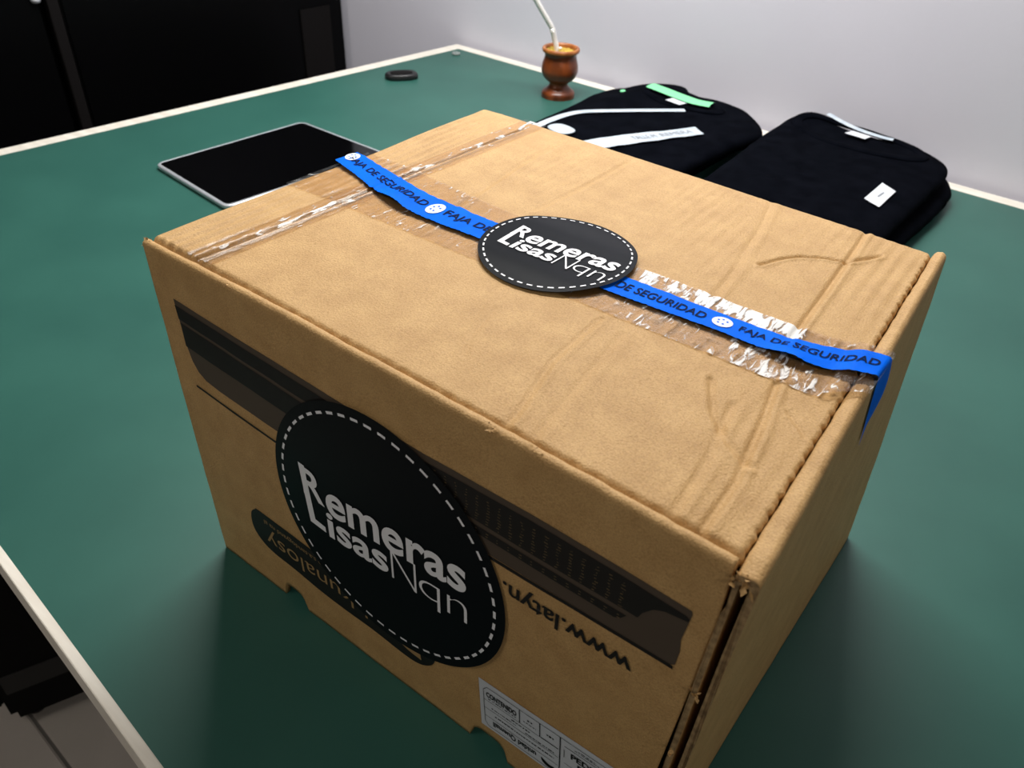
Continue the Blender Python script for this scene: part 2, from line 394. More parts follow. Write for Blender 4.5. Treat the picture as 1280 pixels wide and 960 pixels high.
def top_h(x, y, fine=True):
    x = np.asarray(x, float); y = np.asarray(y, float); z = np.zeros(x.shape) + H
    for k, a, ph in WV: z = z + .00005 * np.sin(k * (x * math.cos(a) + y * math.sin(a)) * 2.2 + ph)
    # corrugation flutes run along y
    xs = x + .012 * (y - .15) - .0016 * np.sin(y * 21)
    left = np.clip((.040 - x) / .008, 0, 1)
    right = np.clip((x - .300) / .01, 0, 1)
    amp = (.00005 + .00046 * left + .00006 * right + .00008 * np.clip((y - .16) / .05, 0, 1)) * np.clip((.286 - y) / .02, 0, 1)
    if fine: z = z + amp * np.sin(xs * 2 * math.pi / .0074) * (.75 + .5 * np.sin(y * 33 + x * 60))
    for P, dep, wd_, rid in CRE:
        d = seg_d(x, y, P)
        wd_ = wd_ * .62; edge = np.clip((.284 - y) / .012, .12, 1); dep = dep * edge * 1.05; rid = rid * edge * .75
        z = z - dep * np.exp(-(d / wd_) ** 2) + rid * np.exp(-((np.abs(d) - 2.4 * wd_) / (wd_ * 1.1)) ** 2) * (d > 0)
    # slight sag of the middle of the lid, left strip tipped down to its edge
    z = z - .0010 * np.clip((.04 - x) / .045, 0, 1) ** 2
    return z
def top_z(x, y, fine=True): return float(top_h(x, y, fine))
uu, vv = np.meshgrid(np.linspace(0, 1, NX + 1), np.linspace(0, 1, NY + 1))
X = (1 - vv) * ((1 - uu) * TFL[0] + uu * TFR[0]) + vv * ((1 - uu) * TBL[0] + uu * TBR[0])
Y = (1 - vv) * ((1 - uu) * TFL[1] + uu * TFR[1]) + vv * ((1 - uu) * TBL[1] + uu * TBR[1])
Z = top_h(X, Y)
frontd = vv * .287; Z -= .0036 * np.clip(1 - frontd / .0034, 0, 1) ** 2.0
sd = (1 - uu) * .343; Z -= .0014 * np.clip(1 - sd / .0020, 0, 1) ** 2
bd = (1 - vv) * .287; Z -= .0022 * np.clip(1 - bd / .0035, 0, 1) ** 2
ld = uu * .343; Z -= .0024 * np.clip(1 - ld / .0045, 0, 1) ** 2
# ragged edge along the right seam, small nibbles along the front fold
jag = .0007 * np.sin(Y * 900) * np.sin(Y * 263 + 1) * np.clip(1 - sd / .004, 0, 1)
X += jag; Y += .0006 * np.sin(X * 610) * np.sin(X * 97) * np.clip(1 - frontd / .004, 0, 1)
n1 = NX + 1; nt_ = (NX + 1) * (NY + 1)
V = [(a, b, c) for a, b, c in zip(X.ravel(), Y.ravel(), Z.ravel())]
F = [(j * n1 + i, j * n1 + i + 1, (j + 1) * n1 + i + 1, (j + 1) * n1 + i) for j in range(NY) for i in range(NX)]
border = [i for i in range(NX + 1)] + [j * n1 + NX for j in range(1, NY + 1)] + [NY * n1 + i for i in range(NX - 1, -1, -1)] + [j * n1 for j in range(NY - 1, 0, -1)]
bi = len(V); V += [(V[q][0], V[q][1], H - .0055) for q in border]; m_ = len(border)
F += [(border[q], bi + q, bi + (q + 1) % m_, border[(q + 1) % m_]) for q in range(m_)]
F.append(tuple(bi + q for q in range(m_ - 1, -1, -1)))
lid = mesh('lid', V, F, KRAFT, bx)
lid.data.polygons[-1].use_smooth = False

# ---- front panel: outer face y = fy(x, z)
def fxl(z): return lerp(.0046, -.0058, z / H)          # left and right borders by height
def fxr(z): return .3295 + .0115 * min(1, z / .20) - .0015
def fy(x, z):
    t = max(0, z) / H; top = lerp(.0030, -.0045, x / .345)
    b = .0022 * math.sin(math.pi * min(1, max(0, t))) * math.sin(math.pi * min(1, max(0, x / .34)))
    return top * t ** 1.3 - b + .0005 * nz(x, z, 0, 14) + .0002 * nz(x, z, 3, 45)
def zb(x):
    z = 0
    for c, r, h in ((.0790, .0108, .0135), (.2395, .0130, .0150)):
        d = abs(x - c) / r
        if d < 1: z = max(z, h * (1 - d ** 4) ** .5)
    return z + .0004 * nz(x, 0, 9, 60)
def front_prof(u):
    P = []; xb = lambda z: lerp(fxl(z), fxr(z), u)
    x0 = xb(0); b = zb(x0); th = .0036
    nick = .0006 * max(0, nz(x0, 0, 5, 70)) + .0003 * nz(x0, 1, 5, 220)
    ztop = H + lerp(-.0024, .0006, sst(0, .12, x0)) + .0005 * nz(x0, 0, 1, 9) - nick
    P.append((x0, fy(x0, b) + th, b)); 
    n = 70
    for k in range(n + 1):
        z = lerp(b, ztop - .0026, k / n); x = xb(z); P.append((x, fy(x, z), z))
    yt = fy(xb(H), H)
    for k in range(1, 7):
        a = k / 6 * math.pi / 2; P.append((xb(H), yt + .0026 * (1 - math.cos(a)), ztop - .0026 + .0026 * math.sin(a)))
    P.append((xb(H), yt + .0040 + .0005 * nz(x0, 2, 2, 120), ztop - .0003))
    P.append((xb(H), yt + .0052, ztop - .0016)); P.append((xb(H), yt + .0054, ztop - .006))
    P.append((xb(H), yt + .0036 + .001, ztop - .010))
    return P
front = loop_panel('front_panel', 260, front_prof, KRAFT, bx)

# ---- right panel: double wall, outer face x = rx(y, z)
def rx(y, z):
    yy = min(1, max(0, y / .285)); t = max(0, z) / H
    top = lerp(.3495, .3385, yy); bot = lerp(.3405, .3483, yy ** .7)
    return lerp(bot, top, t ** 1.1) + .0015 * math.sin(math.pi * t) * math.sin(math.pi * yy) + .0006 * nz(y, z, 7, 12) + .00015 * nz(y, z, 2, 60)
def seam_x(y): return lerp(.3410, .3322, min(1, max(0, y / .275)))
def right_prof(u):
    y = lerp(-.0050, .2775, u); P = []; th = .0030
    crush = .0006 * nz(y, 0, 3, 30) + .00035 * nz(y, 0, 3, 160)
    sag = .0022 * max(0, 1 - u / .03)
    zt = H + .0010 + crush - sag
    yb = lerp(.0000, .2905, u)
    def yy(z): return lerp(yb, y, z / H) + (.0004 * math.sin(z * 160) + .0007 * nz(z, 0, 5, 90) if u in (0, 1) else 0)
    n = 40
    for k in range(n + 1):
        z = lerp(.0, zt - .0032, k / n); P.append((rx(yy(z), z), yy(z), z))
    xo = rx(y, H); xi = seam_x(y) + .0004 * nz(y, 4, 3, 120)
    for k in range(1, 6):
        a = k / 5 * math.pi / 2; P.append((xo - .0032 * (1 - math.cos(a)), y, zt - .0032 + .0032 * math.sin(a)))
    P.append(((xo + xi) / 2, y, zt - .0003 + .0003 * nz(y, 1, 1, 80)))
    P.append((xi + .0012, y, zt - .0006)); P.append((xi, y, zt - .0022)); P.append((xi, y, H - .02))
    w_ = max(.0055, xo - xi)
    for k in range(7):
        z = lerp(H - .025, .004, k / 6); P.append((rx(yy(z), z) - w_, yy(z), z))
    for k in range(7):
        z = lerp(.004, H - .006, k / 6); P.append((rx(yy(z), z) - w_ + .0024, yy(z), z))
    for k in range(7):
        z = lerp(H - .006, 0, k / 6); P.append((rx(yy(z), z) - th, yy(z), z))
    return P
right = loop_panel('right_panel', 240, right_prof, KRAFT, bx)
right.data.materials.append(FLUTE)
for q in (-1, -2): right.data.polygons[q].material_index = 1
def flat_panel(name, f, nu=30, nv=20):
    def prof(u):
        return [f(u, k / nv, 0) for k in range(nv + 1)] + [f(u, 1 - k / nv, 1) for k in range(nv + 1)]
    return loop_panel(name, nu, prof, KRAFT, bx)
def leftf(u, t, s):
    y = lerp(.003, .2925, u); z = t * (H - .006); x = lerp(.0050, -.0052, t)
    return (x + s * .004 + .0004 * nz(y, z, 1, 20), y, z)
flat_panel('left_panel', leftf)
def backf(u, t, s):
    x = lerp(lerp(.005, -.0045, t), lerp(.343, .3305, t), u); z = t * (H - .006); y = lerp(.2905, lerp(.2935, .2750, u), t)
    return (x, y - s * .004 + .0005 * nz(x, z, 1, 20), z)
flat_panel('back_panel', backf)
prism('base_panel', [(.010, .008), (.330, .006), (.336, .284), (.010, .284)], .0005, .004, KRAFT, bx)
# torn paper fibres at the two front corners and along the front fold
bits = []
def shred(cx, cy, cz, n, r, seed, size=.0022):
    rr = random.Random(seed); bm = bmesh.new()
    for _ in range(n):
        c = Vector((cx + rr.uniform(-r, r), cy + rr.uniform(-r, r) * .5, cz + rr.uniform(-r, r) * .6))
        d = Vector((rr.uniform(-1, 1), rr.uniform(-1, 1), rr.uniform(-.6, 1))).normalized() * size * rr.uniform(.5, 1.3)
        e = d.cross(Vector((rr.uniform(-1, 1), rr.uniform(-1, 1), 1))).normalized() * size * rr.uniform(.15, .45)
        vs = [bm.verts.new(c), bm.verts.new(c + d * .5 + e), bm.verts.new(c + d * 1.1), bm.verts.new(c + d * .5 - e)]
        bm.faces.new(vs)
    return bm
tb_ = merge([shred(-.0050, .0055, H - .0035, 14, .0020, 1), shred(.3445, -.0045, H - .004, 26, .0035, 2, .003), shred(.0685, .0012, H + .0003, 8, .0025, 3, .0014),
             shred(.2375, -.0012, H + .0010, 9, .003, 4, .0018), shred(.256, -.0016, H + .0008, 9, .003, 5, .0018), shred(.3395, -.0052, .162, 10, .002, 6), shred(.3375, -.0052, .118, 6, .0015, 8),
             shred(.3465, .290, .002, 6, .002, 9)])
for v in tb_.verts: pass
bm_obj('torn_paper', tb_, KRAFT, bx, smooth=False, kind='stuff')

# ---- print on the front panel (x, z measured on the panel)
def fs_(off):
    return lambda x, z: (x, fy(x, z) - off, z)
band = [(.0138, .2058), (.10, .2046), (.200, .2030), (.2569, .2048), (.3300, .2036), (.3306, .2020), (.3300, .1960), (.3288, .1850), (.3296, .1780), (.3290, .1690), (.3270, .1674),
        (.2400, .1662), (.1500, .1590), (.0936, .1561), (.0420, .1570), (.0300, .1580), (.0235, .1612), (.0195, .1670), (.0172, .1755)]
lay('printed_band', poly_bm(band), fs_(.0003), INKB, front, .006, label='wide dark brown printed band')
st1 = [(.0141, .2020), (.10, .2006), (.1483, .1999), (.1500, .1982), (.1515, .1915), (.1272, .1908), (.0152, .1934)]
st1b = [(.1530, .1997), (.1926, .1994), (.1960, .1975), (.1985, .1900), (.1530, .1912)]
st1c = [(.2010, .1992), (.2300, .2002), (.2569, .2014), (.3285, .1997), (.3302, .1985), (.3300, .1970), (.3203, .1950), (.3160, .1925), (.3120, .1870), (.3105, .1828), (.2240, .1823), (.2000, .1850)]
st2 = [(.0161, .1915), (.1254, .1884), (.2000, .1830), (.2240, .1797), (.3060, .1800), (.3035, .1765), (.3009, .1750), (.2360, .1751), (.1800, .1745), (.1065, .1740), (.0166, .1761)]
for p in (st1, st1b, st1c, st2): lay('printed_stripe', poly_bm(p), fs_(.0005), INK, front, .006)
lay('printed_line', poly_bm(bar(.0181, .1490, .0950, .1470, .0016)), fs_(.0005), INK, front, .006)
lay('printed_line', poly_bm(bar(.238, .1650, .3285, .1668, .0022)), fs_(.0005), INK, front, .006)
# the tiny gold writing in columns
rr = random.Random(12); sp = []
for c in range(18):
    x = .206 + c * .0060
    if x > .306: break
    for k in range(9):
        z = .1975 - k * .0017; wd_ = rr.uniform(.0007, .0019)
        sp.append(poly_bm(bar(x + rr.uniform(-.0005, .0005), z, x + wd_, z + rr.uniform(-.0003, .0003), rr.uniform(.00025, .0005))))
    for k in range(2):
        z = .1782 - k * .0016
        sp.append(poly_bm(bar(x, z, x + rr.uniform(.0005, .0016), z, .0004)))
lay('tiny_print', merge(sp), fs_(.0007), INKT, front, .01, kind='stuff')
lay('printed_web_address', text_in('www.latyn.', .2465, .1450, .3125, .1592, .018, 180), fs_(.0006), INK, front, .004, label='black upside-down web address')
sw = smooth_poly([(.0480, .0640), (.0530, .0705), (.0600, .0722), (.1134, .0718), (.17, .0640), (.2010, .0600), (.2022, .0520), (.1990, .0440), (.1905, .0370), (.1780, .0350), (.1500, .0362), (.1148, .0352), (.0863, .0378), (.0640, .0390), (.0530, .0435), (.0475, .0520)], 6)
lay('printed_swoosh', poly_bm(sw), fs_(.0004), INK, front, .006, label='black printed pill shape below the large sticker')
lay('swoosh_lettering', text_in('hkunalosy', .0610, .0440, .1500, .0610, -.004, 180), fs_(.0006), INKG, front, .004, label='tan upside-down writing')
lay('small_lettering', text_in('nilomanyo s.a.sandogyand na al', .0612, .0635, .1360, .0685, .0, 180), fs_(.0006), INKG, front, .004)
def arcband(P, Q): return poly_bm(P + Q[::-1])
sm1 = arcband([tuple(v) for v in smooth_poly([(.1655, .0545), (.1720, .0480), (.1810, .0435), (.1920, .0425)], 6, False)],
              [tuple(v) for v in smooth_poly([(.1655, .0548), (.1740, .0510), (.1840, .0478), (.1915, .0480)], 6, False)])
sm2 = arcband([tuple(v) for v in smooth_poly([(.1720, .0530), (.1830, .0490), (.1925, .0490), (.1962, .0545)], 6, False)],
              [tuple(v) for v in smooth_poly([(.1720, .0536), (.1850, .0525), (.1930, .0540), (.1955, .0570)], 6, False)])
for b_ in (sm1, sm2): lay('printed_curve', b_, fs_(.0006), INKG, front, .005)

# ---- round stickers
def logo(T, stem):
    """lettering in front-sticker coordinates, moved by T"""
    P = []
    up = []
    if stem: P.append(poly_bm([(.1092, .1456), (.1140, .1454), (.1172, .1072), (.1252, .1064), (.1254, .1020), (.1126, .1026)]))      # stem of the R running down into the L
    if not stem: P.append(text_in('R', .1108, .1235, .1275, .1445, .022))
    if not stem: P.append(text_in('emeras', .1290, .1195, .2262, .1372, .022, 0, .0100))
    if not stem: P.append(text_in('isas', .1278, .1008, .1738, .1205, .022, 0, .0035))
    if not stem: P.append(text_in('N', .1762, .1042, .1936, .1264, -.022, 0, .0006))
    if not stem: P.append(text_in('q', .1955, .1010, .2095, .1200, -.020, 0, .0008))
    if not stem: P.append(text_in('n', .2142, .1070, .2268, .1212, -.020, 0, .0010))
    bm = merge(P)
    for v in bm.verts: x, y = T(v.co.x, v.co.y); v.co = Vector((x, y, 0))
    return bm
def dashes(cx, cy, r, n, wd_, frac, ph=0):
    P = []
    for i in range(n):
        a0 = 2 * math.pi * (i + ph) / n; a1 = a0 + 2 * math.pi / n * frac
        q = [(cx + (r + s * wd_ / 2) * math.cos(a), cy + (r + s * wd_ / 2) * math.sin(a)) for s, a in ((1, a0), (1, (a0 + a1) / 2), (1, a1), (-1, a1), (-1, (a0 + a1) / 2), (-1, a0))]
        P.append(poly_bm(q))
    return merge(P)
def sticker(surf, cx, cy, r, n, T, label, wd_, dr):
    s = lay('round_sticker', disc_bm(cx, cy, r, 26, 128), surf(0), STICK, bx, .02, label=label)
    lay('stitch_line', dashes(cx, cy, r - dr, n, wd_, .56), surf(.0003), VWHITE, s, .01, label='white dashed ring')
    lay('lettering_stem', logo(T, True), surf(.0003), VWHITE, s, .004)
    lay('lettering', logo(T, False), surf(.00045), VWHITE, s, .004, label='white two line lettering')
    return s
def fyS(x, z):
    t = max(0, z) / H; top = lerp(.0030, -.0045, x / .345)
    b = .0022 * math.sin(math.pi * min(1, max(0, t))) * math.sin(math.pi * min(1, max(0, x / .34)))
    return top * t ** 1.3 - b - .0004
def SF(off): return lambda x, z: (x, fyS(x, z) - .0010 - off, z)
sticker(SF, .1688, .1262, .0806, 52, lambda x, y: (x, y), 'large round black sticker on the front of the box', .0016, .0062)
k = .566; an = math.radians(-3.3)
def TS(x, y):
    dx, dy = x - .1125, y - .103; return (.1440 + k * (dx * math.cos(an) - dy * math.sin(an)), .1200 + k * (dx * math.sin(an) + dy * math.cos(an)))
def ST(off): return lambda x, y: (x, y, H + .0034 - .0021 * sst(.45, 1.05, abs(y - .1320) / .0426) + off)
sticker(ST, .1738, .1340, .0426, 46, TS, 'small round black sticker on top of the box, over the blue tape', .0009, .0030)

# ---- white shipping label, low on the front panel
an2 = math.radians(3.2)
def LB(u, v): return (.2353 + u * math.cos(an2) - v * math.sin(an2), .0238 + u * math.sin(an2) + v * math.cos(an2))
def lb(off):
    def f(u, v):
        x, z = LB(u, v); return (x, fy(x, z) - .0006 - off, z)
    return f
LW, LH = .096, .0425
slab = lay('shipping_label', poly_bm([(0, 0), (LW, 0), (LW, LH), (0, LH)]), lb(0), WHITEP, bx, .006, label='white printed contents label')
ln = []
def rl(x0, y0, x1, y1, w=.0003): ln.append(poly_bm(bar(x0, y0, x1, y1, w)))
r0 = smooth_poly([(.0035, .0055), (.0060, .0030), (.0508, .0030)], 5, False)
rl(.0030, .0060, .0030, .0350); rl(.0055, .0385, .0900, .0385, .0004); rl(.0055, .0028, .0900, .0028, .0004); rl(.0030, .0350, .0055, .0385); rl(.0030, .0060, .0055, .0028)
rl(.0030, .0265, .0505, .0265); rl(.0030, .0190, .0505, .0190); rl(.0030, .0115, .0505, .0115)
rl(.0265, .0385, .0265, .0265, .0005); rl(.0392, .0385, .0392, .0265, .0005); rl(.0515, .0385, .0515, .0028, .0006); rl(.0400, .0268, .0505, .0268, .0006)
rl(.0540, .0330, .0880, .0330, .0004); rl(.0540, .0180, .0880, .0180); rl(.0540, .0230, .0540, .0300, .0003); rl(.092, .0385, .092, .0028)
rr = random.Random(5)
for (x0, x1, y, h) in ((.006, .0240, .0287, .0007), (.008, .0240, .0215, .0007), (.021, .0330, .0238, .0011), (.030, .0480, .0205, .0008), (.0315, .0345, .0335, .0012), (.029, .0370, .0305, .0006),
                       (.0435, .0475, .0325, .0014), (.010, .0480, .0155, .0009), (.062, .0720, .0362, .0005), (.060, .0740, .0350, .0005)):
    x = x0
    while x < x1:
        w_ = rr.uniform(.0006, .0022); rl(x, y, min(x1, x + w_), y + rr.uniform(-.0001, .0001), h * rr.uniform(.7, 1.2)); x += w_ + rr.uniform(.0003, .0009)
lnb = merge(ln)
lab_txt = merge([text_in('CONTENIDO', .0048, .0300, .0245, .0345, .03), text_in('PEDIDO', .0580, .0255, .0800, .0305, .03), text_in('unidad Quemall', .0085, .0050, .0370, .0105, .02, 180), text_in('DE', .0620, .0200, .0700, .0240, .03)])
em = arcband([tuple(v) for v in smooth_poly([(.0400, .0085), (.0410, .0055), (.0440, .0038), (.0472, .0045), (.0485, .0070)], 5, False)],
             [tuple(v) for v in smooth_poly([(.0405, .0088), (.0422, .0078), (.0445, .0066), (.0465, .0066), (.0482, .0073)], 5, False)])
lay('label_print', merge([lnb, lab_txt, em]), lb(.0003), INK, slab, .006)

# ---- clear packing tape
def tape_sheet(name, x0, x1, n0f, n1f, nx, ny, wr, glaref, m, seed, lab):
    V = []; F = []; MK = []
    for j in range(ny + 1):
        for i in range(nx + 1):
            u = i / nx; v = j / ny; x = lerp(x0, x1, u); y = lerp(n0f(x), n1f(x), v)
            e = .0006 * nz(x, 3 * v, seed, 160) if j in (0, ny) else 0
            z = top_z(x, y) + .0005 + wr * (max(0, nz(x, y * .22, seed, 240)) * 1.6 + .5 * max(0, nz(x * .3, y, seed + 4, 300)))
            if x > TBR[0] - .002: z = max(z, H + .0028)
            V.append((x, y + e, z)); MK.append(glaref(x, y, u, v))
    F = [(j * (nx + 1) + i, j * (nx + 1) + i + 1, (j + 1) * (nx + 1) + i + 1, (j + 1) * (nx + 1) + i) for j in range(ny) for i in range(nx)]
    o = mesh(name, V, F, m, bx, label=lab)
    at = o.data.attributes.new('milk_glare', 'FLOAT', 'POINT'); at.data.foreach_set('value', MK)
    return o
def milk_glare(x, y, u, v):  # air pockets under the film plus glare painted in as white
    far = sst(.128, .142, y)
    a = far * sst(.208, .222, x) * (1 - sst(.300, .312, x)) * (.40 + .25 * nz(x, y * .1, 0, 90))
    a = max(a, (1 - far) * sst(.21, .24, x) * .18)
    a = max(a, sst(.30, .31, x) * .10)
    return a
tape_sheet('packing_tape', -.0045, .3455, lambda x: lerp(.100, .1015, x / .34) + (.014 * sst(.325, .345, x)), lambda x: lerp(.170, .1500, min(1, max(0, x / .2))) + .004 * sst(.30, .345, x), 330, 50, .0004, milk_glare, CLEAR, 2,
           'crinkled clear packing tape across the lid, milky with painted-in glare at the right')
def crease_glare(x, y, u, v):
    return .62 * math.exp(-((u - .42) / .20) ** 2) * (.65 + .6 * nz(y, 0, 0, 25))  # whitish glare along the crease, put into the colour
def cx_(y): return lerp(.0375, .0462, y / .29)
V = []; MK = []; nx, ny = 22, 260
for j in range(ny + 1):
    for i in range(nx + 1):
        u = i / nx; y = lerp(.008, .292, j / ny); x = cx_(y) + lerp(-.010, .010, u) + (.0005 * nz(y, u, 1, 90) if i in (0, nx) else 0)
        V.append((x, y, top_z(x, y) + .0004 + .0004 * max(0, nz(x, y * .4, 6, 260)))); MK.append(crease_glare(x, y, u, 0))
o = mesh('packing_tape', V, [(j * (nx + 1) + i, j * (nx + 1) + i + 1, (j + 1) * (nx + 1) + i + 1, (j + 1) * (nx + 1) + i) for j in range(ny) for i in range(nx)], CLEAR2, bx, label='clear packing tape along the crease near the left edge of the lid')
o.data.attributes.new('milk_glare', 'FLOAT', 'POINT').data.foreach_set('value', MK)

# ---- blue security tape
NE = [(-.0060, .1425), (.020, .1350), (.052, .1235), (.0772, .1181), (.105, .1180), (.1321, .1185), (.18, .1175), (.2203, .1170), (.2746, .1195), (.300, .1185), (.3150, .1190), (.3300, .1240), (.3432, .1280)]
FE = [(-.0060, .1620), (.020, .1560), (.052, .1475), (.0772, .1430), (.105, .1415), (.1321, .1400), (.18, .1380), (.2203, .1355), (.2746, .1350), (.300, .1360), (.3150, .1395), (.3300, .1440), (.3432, .1460)]
def interp(P, x):
    if x <= P[0][0]: return P[0][1]
    for (a, b), (c, d) in zip(P[:-1], P[1:]):
        if x <= c: return lerp(b, d, (x - a) / (c - a))
    return P[-1][1]
def bt(x, v):
    ne = interp(NE, x); fe = interp(FE, x); y = lerp(ne, fe, v)
    base = top_z(x, y, False) + .0016
    lift = .0030 * math.exp(-((x - .066) / .014) ** 2) + .0028 * math.exp(-((x - .309) / .010) ** 2) + .0006
    z = max(base, H + .0014) + lift * (1 - v) ** 1.0
    if x > .325: z = max(z, lerp(z, H + .0048, sst(.325, .335, x)))
    return (x, y, z)
stp = []
nx = 240; ny = 8
V = []
for i in range(nx + 1):
    x = lerp(-.0060, .3432, i / nx)
    for j in range(ny + 1):
        v = j / ny
        if j == 0: v -= .035 * abs(math.sin(i * 1.9)) + .02 * nz(x, 0, 0, 300)
        if j == ny: v += .05 * abs(math.sin(i * 2.3)) * nz(x, 9, 0, 60) + .04 * nz(x, 2, 0, 200)
        V.append(bt(x, v))
# the end folds over the right edge and hangs to a point
def hang(s, v):
    """s 0..1 from the edge down to the tip"""
    z = lerp(H + .0040, .188, s) ; y = lerp(lerp(.1285, .1470, v), .1468, s ** 1.3)
    xo = rx(y, min(z, H)) + .0008 + .0026 * math.sin(math.pi * min(1, s * 1.2 + .1)) * v * (1 - s) ** .5
    return (xo, y, z)
V = V
x_e = .3432
for k in range(1, 5):                                   # rounded fold
    a = k / 4 * math.pi / 2
    for j in range(ny + 1):
        v = j / ny; px, py, pz = bt(x_e, v); qx, qy, qz = hang(.03, v)
        V.append((lerp(px, qx, math.sin(a)), lerp(py, qy, k / 4), lerp(pz, qz, 1 - math.cos(a))))
for k in range(1, 25):
    s = lerp(.03, 1, k / 24)
    for j in range(ny + 1): V.append(hang(s, j / ny))
nn = len(V) // (ny + 1) - 1
F = [(i * (ny + 1) + j, (i + 1) * (ny + 1) + j, (i + 1) * (ny + 1) + j + 1, i * (ny + 1) + j + 1) for i in range(nn) for j in range(ny)]
stape = mesh('security_tape', V, F, BLUE, bx, label='bright blue printed security tape across the lid, its torn end hanging over the right edge')
def BT(off):
    def f(x, v):
        p = bt(x, v); return (p[0], p[1], p[2] + off)
    return f
spans = [(-.0008, .0835, 'FAJA DE SEGURIDAD'), (.0985, .132, 'FAJA DE'), (.2160, .2645, 'DE SEGURIDAD'), (.2815, .3425, 'FAJA DE SEGURIDAD')]
for a, b, s in spans: lay('tape_print', text_in(s, a, .30, b, .68, .012), BT(.00035), NAVY, stape, .12)
dots = []
for c, cv in ((-.0015, .62), (.0908, .5), (.2728, .5)):
    rxm = .0050; rv = .30
    bm = disc_bm(0, 0, 1, 3, 28)
    for v in bm.verts: v.co = Vector((c + v.co.x * rxm, cv + v.co.y * rv, 0))
    lay('tape_emblem', bm, BT(.00035), EMBW, stape, .12)
    for dx, dv in ((-.0022, .05), (-.0004, .14), (.0020, .08), (-.0016, -.10), (.0010, -.12)):
        d = disc_bm(0, 0, 1, 1, 10)
        for v in d.verts: v.co = Vector((c + dx + v.co.x * .0006, cv + dv + v.co.y * .035, 0))
        dots.append(d)
lay('tape_emblem_dots', merge(dots), BT(.0005), BLUE, stape, .12, kind='stuff')

# ================================================================== TABLET
tl = thing('tablet', 'thin silver tablet with black screen lying behind the left side of the box', 'tablet', (-.53, .475, 0))
TC = [(-.6144, .3539), (-.4337, .3326), (-.4111, .5900), (-.5980, .5966)]
def rrect(C, r, n=8, inset=0):
    c = sum((Vector(p) for p in C), Vector((0, 0))) / 4; R = []
    for i in range(4):
        p = Vector(C[i]); a = (Vector(C[i - 1]) - p).normalized(); b = (Vector(C[(i + 1) % 4]) - p).normalized()
        p = p + (a + b) * inset; rr_ = max(.001, r - inset)
        cc = p + (a + b) * rr_
        for k in range(n + 1):
            t = k / n * math.pi / 2; R.append(tuple(cc - b * rr_ * math.cos(t) - a * rr_ * math.sin(t)) if True else None)
    return R
# thin slab with rounded rim: stacked outlines
def slab_rr(name, C, r, prof, m, parent, **k):
    V = []; F = []; n = None
    for ins, z in prof:
        R = rrect(C, r, 8, ins); n = len(R); V += [(x, y, z) for x, y in R]
    for i in range(len(prof) - 1):
        for j in range(n): F.append((i * n + j, i * n + (j + 1) % n, (i + 1) * n + (j + 1) % n, (i + 1) * n + j))
    F.append(tuple(range(n))[::-1]); F.append(tuple((len(prof) - 1) * n + q for q in range(n)))
    bm = bmesh.new(); vs = [bm.verts.new(v) for v in V]
    for f in F: bm.faces.new([vs[q] for q in f])
    o = bm_obj(name, bm, m, parent, **k); o.data.polygons[-1].use_smooth = False; o.data.polygons[-2].use_smooth = False; return o
slab_rr('body', TC, .012, [(.005, 0), (.0015, .0008), (.0, .0030), (0, .0058), (.0010, .0068), (.0042, .0072), (.0044, .0068)], SILVER, tl)
sc_ = slab_rr('screen', TC, .012, [(.0044, .0060), (.0044, .00695), (.0050, .0071)], GLASSB, tl, label='glossy black glass screen')
lathe('camera_lens', [(0, .0001), (.0016, .0001), (.0018, 0)], (-.536, .3545, .0070), PLASTB, tl, 16)

# ================================================================== KEY FOB, BUTTON
kf = thing('key_fob', 'small black oval key fob lying near the far left corner of the table', 'key fob', (-.655, .876, 0))
def pill(name, c, ang, L_, W_, prof, m, parent, **k):
    V = []; n = 40; F = []
    for s, z in prof:
        for i in range(n):
            a = 2 * math.pi * i / n; x = math.copysign(abs(math.cos(a)) ** .75, math.cos(a)) * L_ / 2 * s; y = math.copysign(abs(math.sin(a)) ** .85, math.sin(a)) * W_ / 2 * s
            V.append((c[0] + x * math.cos(ang) - y * math.sin(ang), c[1] + x * math.sin(ang) + y * math.cos(ang), z))
    for i in range(len(prof) - 1):
        for j in range(n): F.append((i * n + j, i * n + (j + 1) % n, (i + 1) * n + (j + 1) % n, (i + 1) * n + j))
    F.append(tuple(range(n))[::-1]); F.append(tuple((len(prof) - 1) * n + q for q in range(n)))
    return mesh(name, V, F, m, parent, **k)
kang = math.atan2(.9019 - .8509, -.6361 + .6740)
pill('shell', (-.655, .876), kang, .060, .036, [(.88, 0), (.98, .002), (1, .005), (.96, .0085), (.86, .0105), (.74, .0098)], PLASTB, kf)
pill('button_pad', (-.655, .876), kang, .040, .021, [(1, .0098), (.97, .0106), (.8, .0110)], BLACKT, kf, label='slightly raised dark grey pad')
bt_ = thing('plastic_button', 'tiny clear round plastic stud at the far corner of the table', 'button', (-.685, 1.062, 0))
lathe('rim', [(.0055, 0), (.0080, .0005), (.0082, .0035), (.0065, .0045), (.0052, .0035), (.0050, .0015)], (-.685, 1.062, 0), CLEARP, bt_, 32)
lathe('disc', [(0, .0004), (.0055, .0004), (.0055, .0022), (0, .0022)], (-.685, 1.062, 0), GREEN, bt_, 24)

